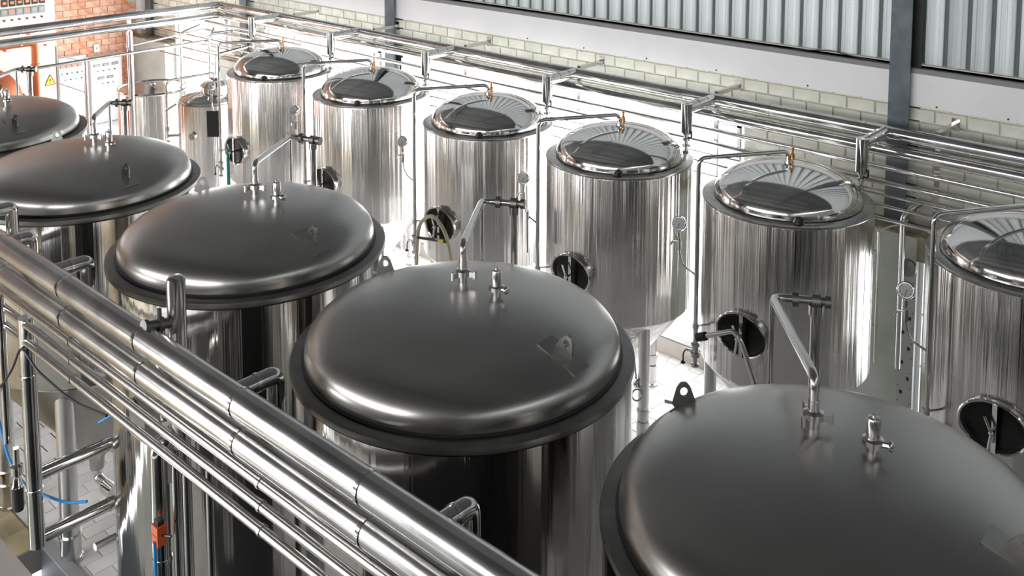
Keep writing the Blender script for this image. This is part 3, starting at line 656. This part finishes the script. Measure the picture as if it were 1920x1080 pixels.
# ------------------------------------------------------------------ control cabinets on the end wall
def on_wall(t, y, z, w, h, d, mt, name, x0=0.0, smooth=False, parent=None):
    return MB().box((x0, y - w/2, z - h/2), (x0 + d, y + w/2, z + h/2)).build(name, M[mt], parent or t, smooth)
c1 = thing('control_cabinet', (-25.1, 0, 0), 'large cream control cabinet with rows of orange displays and grey meters at the upper left', 'cabinet')
MB().box((-.08, 8.3, 1.55), (.2, 10.55, 4.9)).build('housing', M['panelcream'], c1, False)
for i in range(9):
    y = 10.07 + .175 - .178 * i
    f = on_wall(c1, y, 4.10, .13, .17, .03, 'gasket', 'display_bezel', .2); on_wall(c1, y - .005, 4.105, .08, .06, .01, 'display', 'display_digits', .23, parent=f)
    f = on_wall(c1, y - .02, 3.87, .155, .17, .03, 'grey', 'meter', .2); on_wall(c1, y - .02, 3.89, .11, .07, .008, 'display' if i in (2, 4) else 'dial', 'meter_face', .23, parent=f)
    MB().cyl((.2, y - .02, 3.68), (.23, y - .02, 3.68), .024, 12).build('knob', M['black'], c1)
    if i < 7: MB().cyl((.2, y - .06, 3.32), (.23, y - .06, 3.32), .02, 12).build('knob', M['black'], c1)
MB().cyl((.2, 9.86, 3.325), (.27, 9.86, 3.325), .05, 20).build('stop_button', M['red'], c1)
MB().cyl((.2, 9.31, 2.96), (.24, 9.31, 2.96), .03, 14).build('button', M['red'], c1); MB().cyl((.2, 10.28, 2.96), (.24, 10.28, 2.96), .028, 14).build('button', M['red'], c1)
MB().prism([(-.13, -.11), (.13, -.11), (0, .15)], (.205, 10.36, 2.05), (0, 1, 0), (0, 0, 1), (1, 0, 0), .01).build('warning_triangle', M['yellow'], c1, False)
wr_ = MB().prism([(-.01, -.07), (.01, -.07), (.01, -.05), (-.01, -.05)], (.213, 10.36, 2.05), (0, 1, 0), (0, 0, 1), (1, 0, 0), .006)
wr_.prism([(-.008, -.03), (.03, .0), (.005, .0), (.02, .06), (-.03, .01), (-.005, .01)], (.213, 10.36, 2.05), (0, 1, 0), (0, 0, 1), (1, 0, 0), .006)
ed = [(-.13, -.11), (.13, -.11), (0, .15)]
for a, b in zip(ed, ed[1:] + ed[:1]): wr_.cyl((.212, 10.36 + a[0], 2.05 + a[1]), (.212, 10.36 + b[0], 2.05 + b[1]), .007, 6)
wr_.build('warning_symbol', M['black'], c1, False)
def panel(y0, y1, z0, z1, label, rows):
    c = thing('meter_cabinet', (-25.1, 0, 0), label, 'panel', 'white control panels on the end wall')
    MB().box((-.08, y0, z0), (.16, y1, z1)).build('housing', M['panelwhite'], c, False)
    for (ya, z, n, w, h, mt, dy) in rows:
        for i in range(n):
            if mt == 'teal': MB().cyl((.16, ya + dy * i, z), (.19, ya + dy * i, z), w, 12).build('push_button', M['teal' if i % 2 == 0 else 'black'], c)
            else:
                f = on_wall(c, ya + dy * i, z, w, h, .02, 'strip', 'meter', .16)
                on_wall(c, ya + dy * i, z, w * .8, h * .6, .01, mt, 'meter_face', .18, parent=f)
    return c
panel(10.62, 11.3, 1.0, 2.55, 'white control panel with a row of small meters behind the ladder', [(10.70, 2.33, 4, .12, .09, 'display', .145), (10.68, 2.14, 5, .022, 0, 'teal', .13), (10.75, 1.98, 4, .018, 0, 'teal', .14)])
panel(11.42, 12.25, .7, 2.45, 'white control panel with five slim meters right of the ladder', [(11.58, 2.22, 3, .17, .07, 'dial', .24), (11.6, 2.07, 4, .018, 0, 'teal', .15), (11.68, 1.88, 2, .17, .07, 'dial', .24), (11.72, 1.73, 3, .018, 0, 'teal', .14)])
sw = thing('wall_switch', (-25.17, 11.69, 2.64), 'small white switch plate on the orange brick wall', 'switch')
MB().box((0, -.07, -.1), (.03, .07, .1)).build('plate', M['white'], sw, False); MB().box((.03, -.02, -.03), (.045, .02, .03)).build('rocker', M['dial'], sw, False)
tank_bench = thing('white_bench', (-24.9, 10.7, 0), 'low white bench below the wall panels', 'bench')
MB().box((0, 0, .62), (.8, 1.9, .70)).build('worktop', M['panelwhite'], tank_bench, False)
MB().box((.05, .05, 0), (.7, 1.85, .62)).build('base', M['panelwhite'], tank_bench, False)
# steel access ladder frame
ld = thing('access_ladder', (-21.5, 0, 0), 'thin steel access ladder frame in front of the white panels', 'ladder')
MB().cyl((0, 9.10, 0), (0, 9.10, 3.55), .022, 8).build('stile', M['tube'], ld)
MB().cyl((0, 9.72, 0), (0, 9.72, 3.2), .05, 12).build('stile', M['tube'], ld)
for za, zb in ((3.35, 3.12), (2.75, 2.42), (2.15, 1.85), (1.55, 1.25), (.9, .6)):
    MB().cyl((0, 9.10, za), (0, 9.72, zb), .016, 8).build('rung', M['tube'], ld)

# ------------------------------------------------------------------ pipes
def run_pipe(name, pts, r, mt, label, cat='pipe', bands=0, group=None, bend=.1, n=16, every=0, bmt='chrome'):
    o0 = Vector(pts[0]); t = thing(name, pts[0], label, cat, group)
    loc = [Vector(p) - o0 for p in pts]
    MB().tube(loc, r, n, bend).build('pipe_run', M[mt], t)
    if bands:
        for a, b in zip(loc, loc[1:]):
            L = (b - a).length; d = (b - a).normalized(); k = max(1, int(L / bands))
            if L < bands * .8: continue
            bm_ = MB().cyl(-d * .014, d * .014, r + .006, n).mesh('joint_band', M[bmt])
            for i in range(k):
                o = link('joint_band', bm_, t); o.location = (a + d * (L * (i + .5) / k)) * S
    return t
YB = 12.3; XC = -20.2; YFp = 3.4; Z1, Z2 = 4.23, 4.005
G = 'thick clad pipes of the overhead rack'
pA = run_pipe('clad_pipe', [(XC, YB, Z1), (3.5, YB, Z1)], .085, 'clad', 'upper thick clad pipe running along the back wall', bands=1.28, group=G, bend=0)
pB = run_pipe('clad_pipe', [(XC, YB, Z2), (3.5, YB, Z2)], .082, 'clad', 'lower thick clad pipe running along the back wall', bands=1.28, group=G, bend=0)
run_pipe('clad_pipe', [(XC, 3.4, Z1), (XC, YB + .085, Z1)], .085, 'clad', 'upper thick clad pipe crossing the far end at the upper left', bands=1.28, group=G, bend=0)
run_pipe('clad_pipe', [(XC, 3.4, Z2), (XC, YB + .082, Z2)], .082, 'clad', 'lower thick clad pipe crossing the far end at the upper left', bands=1.28, group=G, bend=0)
pF = run_pipe('clad_pipe', [(XC, YFp, 4.17), (1.6, YFp, 4.17)], .098, 'clad_soft', 'upper thick clad pipe slanting across the lower left foreground', bands=1.28, group=G, bend=0)
run_pipe('clad_pipe', [(XC, YFp, 3.91), (1.6, YFp, 3.91)], .09, 'clad_soft', 'lower thick clad pipe slanting across the lower left foreground', bands=1.28, group=G, bend=0)
GT = 'thin stainless tubes of the overhead rack'
for z, r, nm in ((3.775, .036, 'first'), (3.575, .034, 'second'), (3.415, .016, 'third and thinnest'), (3.275, .024, 'fourth'), (3.105, .024, 'lowest')):
    run_pipe('steel_tube', [(XC - .6, YB, z), (3.0, YB, z)], r, 'tube', '%s thin tube down below the thick pipes on the back wall' % nm, group=GT, bend=0, n=12)
for z, r, nm in ((3.74, .036, 'uppermost'), (3.58, .034, 'middle'), (3.415, .036, 'lowest')):
    run_pipe('steel_tube', [(XC, YFp - .02, z), (1.6, YFp - .02, z)], r, 'tube', '%s thin tube under the thick foreground pipes' % nm, group=GT, bend=0, n=12, bands=2.6, bmt='tube')
# drop tees of the back rack, one above each tank
def drop(x, label, yb=YB, dy=-.70, valve=True):
    t = thing('drop_pipe', (x, yb, Z1), label, 'pipe', 'clad drop pipes from the back rack to the fermenters')
    MB().tube([(0, -.02, 0), (0, dy + .0, 0)], .078, 18).build('clad_arm', M['clad'], t)
    MB().tube([(0, dy + .0, .07), (0, dy, -.34)], .076, 18).build('clad_drop', M['clad'], t)
    for y in (-.22, -.45): 
        MB().cyl((0, y - .01, 0), (0, y + .01, 0), .084, 18).build('joint_band', M['chrome'], t)
    MB().lathe([(0, -.34), (.05, -.34), (.05, -.37), (.03, -.38), (.03, -.41), (.05, -.42), (.05, -.45), (.028, -.46), (.028, -.5), (.06, -.51), (.06, -.53), (.02, -.54), (.02, -.592), (0, -.592)], (0, dy, 0), 16).build('valve_body', M['chrome'], t)
    vh = MB().tube([(0, dy, -.4), (.09, dy - .02, -.4), (.09, dy - .02, -.3)], .012, 8, .02).build('valve_handle', M['black'], t)
    return t
seen = {'B1': 'clad drop pipe above the farthest fermenter', 'B2': 'clad drop pipe above the second fermenter from the left', 'B3': 'clad drop pipe above the fermenter with the beige hose',
        'B4': 'clad drop pipe behind the fermenter right of centre', 'B5': 'clad drop pipe behind the fermenter with the T-shaped tube', 'B6': 'clad drop pipe at the right edge above the cut-off fermenter'}
for k in BT: drop(BT[k][0] + .60, seen[k])
drop(-17.8, 'clad drop pipe nearest the far corner of the rack')
# wall brackets
def bracket(x, label):
    t = thing('wall_bracket', (x, 12.99, 4.30), label, 'bracket', 'steel brackets carrying the back pipes')
    MB().box((-.03, -.62, -.03), (.03, -.01, .03)).build('arm', M['tube'], t, False)
    MB().box((-.05, -.012, -.08), (.05, 0, .08)).build('wall_plate', M['tube'], t, False)
    MB().box((-.03, -.62, -1.3), (.03, -.59, -.03)).build('hanger', M['tube'], t, False)
    for z in (-.525, -.725, -.885, -1.025, -1.195): MB().box((-.06, -.665, z - .05), (.06, -.62, z - .035)).build('tube_clip', M['tube'], t, False)
for x, q in ((-17.4, 'above the far windows'), (-14.8, 'beside the top centre column'), (-12.3, 'right of the top centre column'), (-9.75, 'above the fermenter with the beige hose'), (-7.25, 'against the painted blocks right of the windows'), (-4.17, 'right of the right-hand grey column'), (-1.6, 'beyond the right edge')):
    if x < -2: bracket(x, 'steel wall bracket holding the back pipes %s' % q)
# rack post at the far side rack
ps = thing('rack_post', (-20.2, 10.12, 0), 'stout shiny steel post carrying the far side rack', 'post')
MB().cyl((0, 0, 0), (0, 0, 3.9), .062, 20).build('post', M['tube'], ps); MB().cyl((0, 0, 0), (0, 0, .03), .13, 20).build('base_plate', M['tube'], ps)
MB().box((-.03, -.03, 3.86), (.03, .03, 4.3)).build('saddle', M['tube'], ps, False)
run_pipe('steel_tube', [(-20.1, 8.0, 3.44), (-20.1, 11.98, 3.46), (-20.1, 12.1, 3.74)], .034, 'tube', 'bright tube crossing in front of the rack post at the upper left', group=GT, bend=.08)
run_pipe('steel_tube', [(-20.5, 10.2, 3.52), (-20.5, 12.1, 3.66)], .02, 'tube', 'short thin tube above the bright crossing tube', group=GT, bend=0)
run_pipe('riser_pipe', [(-20.0, 11.9, 1.2), (-20.0, 11.9, 3.62), (-19.6, 12.28, 3.70), (-17, 12.28, 3.70)], .035, 'tube', 'upright tube bending into the back rack near the far corner', group=GT, bend=.12)
run_pipe('riser_pipe', [(-20.55, 11.5, 1.2), (-20.55, 11.5, 3.62), (-20.55, 12.0, 3.75)], .035, 'tube', 'upright tube left of the one bending into the back rack', group=GT, bend=.12)
run_pipe('riser_pipe', [(-19.25, 11.6, 1.0), (-19.25, 11.6, 3.3), (-19.0, 12.25, 3.42)], .035, 'tube', 'upright tube behind the capped small tank', group=GT, bend=.12)
for i, (x, y, z) in enumerate(((-21.2, 12.0, 3.3), (-21.4, 12.05, 3.1), (-21.3, 12.1, 2.85), (-21.5, 12.0, 3.45))):
    run_pipe('bronze_tube', [(-22.6, y, z), (-19.0, y + .1, z)], .015, 'bronze', ('topmost', 'second', 'third', 'lowest')[[3, 0, 1, 2].index(i)] + ' of the thin bronze tubes by the far window', group='thin bronze tubes by the far window', bend=0, n=8)

MB().box((-4.3, 13.45, 2), (-3.95, 13.8, 9)).build('sky_blocker', M['plaster'], tr2, False)  # unseen box added outdoors, blocks sky to darken the translucent sheets here
# ------------------------------------------------------------------ foreground rack details
def front_elbow(x, dy, label, zc=4.19, drop_=.5):
    t = thing('elbow_branch', (x, YFp, zc), label, 'pipe', 'clad elbow branches of the foreground rack')
    MB().tube([(0, .03, 0), (0, dy, 0), (0, dy, -drop_)], .062, 16, .05).build('clad_elbow', M['clad'], t)
    MB().cyl((0, dy * .55 - .012, 0), (0, dy * .55 + .012, 0), .068, 16).build('joint_band', M['chrome'], t)
    MB().lathe([(0, 0), (.05, 0), (.05, -.03), (.03, -.04), (.03, -.2), (.05, -.21), (.05, -.25), (0, -.25)], (0, dy, -drop_), 14).build('valve_body', M['chrome'], t)
front_elbow(-10.23, .42, 'clad elbow branch at the left edge above the slanting pipes')
front_elbow(-9.28, .22, 'small clad elbow peeping over the slanting pipes at the far left')
front_elbow(-8.36, .33, 'clad elbow branch over the slanting pipes left of the capped upright pipe')
front_elbow(-5.56, .34, 'clad elbow branch touching the middle large tank')
front_elbow(-3.62, .26, 'clad elbow branch farthest down the slanting pipes')
cp = thing('capped_pipe', (-6.70, 3.65, 0), 'stout upright pipe with a closed top in front of a large tank', 'pipe')
MB().lathe([(0, 1.0), (.07, 1.0), (.07, 4.53), (.066, 4.56), (.05, 4.575), (0, 4.58)], n=24).build('pipe_run', M['tube'], cp)
MB().cyl((0, 0, 4.22), (0, -.24, 4.27), .038, 16).cyl((0, -.12, 4.245), (0, -.16, 4.253), .055, 16).cyl((0, -.24, 4.27), (0, -.27, 4.276), .05, 16).cyl((0, -.14, 4.25), (0, -.14, 4.37), .018, 8).build('side_branch', M['flange'], cp)
MB().tube([(-.0, -.13, 4.24), (0, -.13, 3.5)], .03, 12).build('down_tube', M['chrome'], cp)
# hanging verticals at the left
run_pipe('upright_pipe', [(-8.88, 3.4, 1.47), (-8.90, 3.4, 3.62)], .068, 'clad', 'thick dark upright pipe with a closed lower end at the left', bands=.9, bend=0, bmt='chrome')
run_pipe('upright_pipe', [(-9.32, 3.35, 2.3), (-9.34, 3.35, 3.7)], .04, 'chrome', 'slim shiny upright pipe left of the thick dark upright one', bend=0)
vt = thing('black_valve', (-9.17, 3.36, 1.85), 'small valve with black sleeve hanging at the foot of the slim upright pipe', 'valve')
MB().lathe([(0, .45), (.03, .45), (.03, .3), (.055, .28), (.055, .2), (.03, .18), (.045, .1), (.055, .08), (0, .08)], n=16).build('body', M['chrome'], vt)
MB().lathe([(0, -.15), (.045, -.15), (.05, -.13), (.05, .08), (0, .08)], n=16).build('sleeve', M['black'], vt)
run_pipe('cross_pipe', [(-9.6, 3.72, 1.68), (-9.6, 5.1, 1.66)], .064, 'clad', 'upper of two clad pipes crossing between the large tanks at the lower left', bands=.7, bend=0)
run_pipe('cross_pipe', [(-9.6, 3.72, 1.03), (-9.6, 5.1, 1.01)], .064, 'clad', 'lower of two clad pipes crossing between the large tanks at the lower left', bands=.7, bend=0)
run_pipe('cross_pipe', [(-9.62, 4.25, .62), (-9.62, 5.6, .60)], .04, 'tube', 'thin pale pipe low behind the lower crossing pipe', bend=0)
for zz in (1.67, 1.02, .61):
    t = thing('pipe_stub', (-9.6, 5.05, zz), {1.67: 'short stub joining the upper crossing pipe to the tall tank', 1.02: 'short stub joining the lower crossing pipe to the tall tank', .61: 'short stub joining the thin pale crossing pipe to the tall tank'}[zz], 'pipe')
    MB().cyl((0, 0, 0), (.32, 0, 0), .04, 12).build('pipe_run', M['clad'], t); MB().cyl((.28, 0, 0), (.32, 0, 0), .07, 14).build('collar', M['clad'], t)
run_pipe('clad_riser', [(-6.76, 3.5, 1.5), (-6.76, 3.5, 3.25), (-6.72, 3.62, 3.36)], .07, 'clad', 'clad upright pipe beside the orange actuator', bands=.9, bend=.05)
run_pipe('clad_riser', [(-6.60, 3.55, 1.5), (-6.60, 3.55, 3.3)], .035, 'chrome', 'slim upright pipe just right of the clad one by the orange actuator', bend=0)
run_pipe('clad_riser', [(-6.36, 3.5, 1.3), (-6.36, 3.5, 3.3)], .03, 'tube', 'second slim upright pipe right of the orange actuator', bend=0)
run_pipe('clad_riser', [(-6.08, 3.52, 1.3), (-6.08, 3.52, 3.4)], .026, 'tube', 'third slim upright pipe right of the orange actuator', bend=0)
oa = thing('actuator', (-6.64, 3.42, 2.68), 'orange valve actuator under the slanting tubes', 'actuator')
MB().box((-.045, -.04, -.0), (.045, .04, .07)).build('upper_housing', M['orange'], oa, False); MB().box((-.042, -.037, -.085), (.042, .037, -.012)).build('lower_housing', M['orange'], oa, False)
MB().box((-.03, -.025, .07), (.03, .025, .11)).build('cap', M['gasket'], oa, False); MB().cyl((.04, 0, 0), (.14, .02, .03), .009, 8).build('lever', M['black'], oa)
MB().tube([(0, -.04, -.05), (.02, -.05, -.3), (.06, -.04, -.8), (.08, 0, -1.2)], .013, 8, .05).build('blue_cable', M['blue'], oa)
MB().box((-.035, -.035, -.17), (-.02, -.02, -.085)).build('tag', M['yellow'], oa, False)
wx = thing('junction_box', (-7.05, 3.55, 3.36), 'pale junction box hanging behind the slanting tubes', 'box')
MB().box((-.12, -.07, -.14), (.12, .07, .14)).build('housing', M['dial'], wx, False); MB().tube([(-.1, -.08, .1), (0, -.09, .2), (.1, -.08, .1)], .01, 6, .05).build('bail', M['black'], wx)
wx2 = copy_tree(wx); wx2.location = Vector((-6.82, 3.6, 3.12)) * S; wx2['label'] = 'second pale junction box lower behind the slanting tubes'
wx['group'] = wx2['group'] = 'pale junction boxes behind the slanting tubes'
MBc = thing('black_cable', (0, 0, 0), 'black cable hanging in a long loop from the lowest slanting tube', 'cable')
MB().tube([(-11.3, 3.0, .4), (-10.3, 3.1, 1.8), (-9.05, 3.32, 3.1), (-8.85, 3.33, 3.42), (-8.6, 3.34, 3.28), (-7.9, 3.35, 3.25), (-7.3, 3.36, 3.36)], .011, 8, .2).build('cable_run', M['black'], MBc)
for lbl, pts in (('blue tubing sagging across the lower left edge', [(-9.95, 3.5, 2.2), (-9.6, 3.45, 1.95), (-9.2, 3.45, 1.85), (-8.7, 3.6, 1.86), (-8.5, 3.7, 1.92)]),
                 ('blue tubing rising behind the shell of the tall tank', [(-9.75, 4.4, 1.85), (-9.55, 4.5, 2.0), (-9.14, 4.65, 2.4)])):
    t = thing('blue_tubing', (0, 0, 0), lbl, 'tubing'); MB().tube(pts, .013, 8, .15).build('tubing_run', M['blue'], t)

# ------------------------------------------------------------------ items by the right-hand grey wall
sv = thing('perforated_strut', (-4.5, 12.5, 0), 'perforated galvanised strut hanging down the grey wall', 'strut')
mb = MB().box((-.10, -.02, .0), (.10, .0, 2.45)); mb.build('strip', M['dial'], sv, False)
hs = MB()
for i in range(12):
    z = .2 + i * .2
    hs.box((-.06 if i % 2 else .02, -.024, z), ((-.06 if i % 2 else .02) + .035, -.02, z + .045))
    for q in (-.08, .07): hs.cyl((q, -.024, z + .1), (q, -.019, z + .1), .008, 6)
hs.build('slots', M['black'], sv, False)
MB().lathe([(0, 0), (.1, 0), (.11, .02), (.11, .06), (0, .07)], (0, -.02, 2.5), 24, (0, -1, 0)).build('pulley_cover', M['flange'], sv)
run_pipe('curved_tube', [(-4.54, 12.33, 1.2), (-4.54, 12.33, 3.18), (-4.46, 12.45, 3.30), (-4.4, 12.55, 3.33)], .035, 'tube', 'upright steel tube bent over at the top beside the grey column', group=GT, bend=.06)
ct = thing('capped_tube', (-4.88, 12.45, 0), 'slender white tube with a string on top against the grey wall', 'tube')
MB().cyl((0, 0, 2.62), (0, 0, 2.85), .024, 12).cyl((0, 0, 1.1), (0, 0, 2.62), .017, 10).cyl((0, 0, 2.83), (0, 0, 2.87), .027, 12).build('tube', M['tube'], ct)
MB().tube([(0, 0, 2.86), (.1, .02, 2.95), (.22, .05, 3.0), (.33, .07, 3.08)], .012, 8, .05).build('string', M['hosebeige'], ct)
MB().cyl((-.08, 0, 2.6), (0, 0, 2.6), .008, 6).cyl((-.08, 0, 1.6), (.03, 0, 1.6), .008, 6).build('stay', M['tube'], ct)

# hoses and loose fittings at the manways
def hose(label, pts, r, mt, cat='hose', name='hose'):
    t = thing(name, pts[0], label, cat); o = Vector(pts[0])
    MB().tube([Vector(p) - o for p in pts], r, 10, .15, 6).build('hose_run', M[mt], t); return t
x, y, _ = BT['B3']
hose('beige hose looped over the manway of a polished fermenter', [(x - .32, y - 1.22, .35), (x - .33, y - 1.2, 1.9), (x - .28, y - 1.18, 2.28), (x + .0, y - 1.17, 2.47), (x + .3, y - 1.2, 2.28), (x + .42, y - 1.2, 1.9), (x + .62, y - 1.2, .4)], .028, 'hosebeige')
lv = thing('lever_handle', (x, y - 1.2, 2.1), 'black lever with a yellow stripe lying at the beige-hosed manway', 'lever')
MB().cyl((-.30, 0, -.06), (.34, -.02, .05), .022, 10).build('bar', M['black'], lv); MB().cyl((.10, -.005, .01), (.28, -.02, .042), .026, 10).build('stripe', M['yellow'], lv)
hose('white hose drooping in a loop beneath the second fermenter from the left', [(-12.92, 11.3, 1.2), (-12.81, 11.3, 1.04), (-12.86, 11.3, .8), (-12.63, 11.3, .57), (-12.4, 11.3, .75), (-12.36, 11.3, 1.1)], .014, 'white')
hose('black wire lying in a small loop on the rail under the ribbed wall sheets', [(-6.4, 12.99, 4.965), (-6.1, 12.98, 4.99), (-5.84, 12.97, 5.03), (-5.5, 12.98, 4.98), (-5.2, 12.99, 4.965)], .007, 'black', 'wire', 'wire')
x, y, _ = BT['B1']
hose('teal hose hanging from the manway of the farthest fermenter', [(x - .02, y - 1.16, 2.33), (x + .02, y - 1.2, 2.2), (x + .03, y - 1.2, 1.6), (x + .05, y - 1.2, .5)], .03, 'hoseteal')
x, y, _ = BT['B5']
tp = thing('t_shaped_tube', (x, y - 1.2, 2.2), 'T-shaped steel tube with a dark socket standing at a manway', 'tube')
MB().tube([(-.38, .02, -.02), (-.02, .02, .165), (.08, .02, .09), (.27, .02, -.36), (.27, .02, -.6)], .03, 14, .05).build('tube_run', M['tube'], tp); MB().cyl((-.48, .02, -.07), (-.37, .02, -.015), .05, 16).build('socket', M['gasket'], tp)
# clipboards hanging on the overflow pipes
for k, lb, dz in (('B4', 'grey clipboard hanging on the overflow pipe left of the fermenter right of centre', 2.62), ):
    x, y, _ = BT[k]; t = thing('clipboard', (x - .72, y - 1.0, dz), lb, 'clipboard')
    MB().obox((-.05, 0, 0), (.45, -.6, 0), (.6, .45, 0), (0, 0, 1), .11, .008, .25).build('board', M['strip'], t, False); MB().obox((-.05, -.0, .26), (.45, -.6, 0), (.6, .45, 0), (0, 0, 1), .04, .012, .02).build('clip', M['chrome'], t, False)
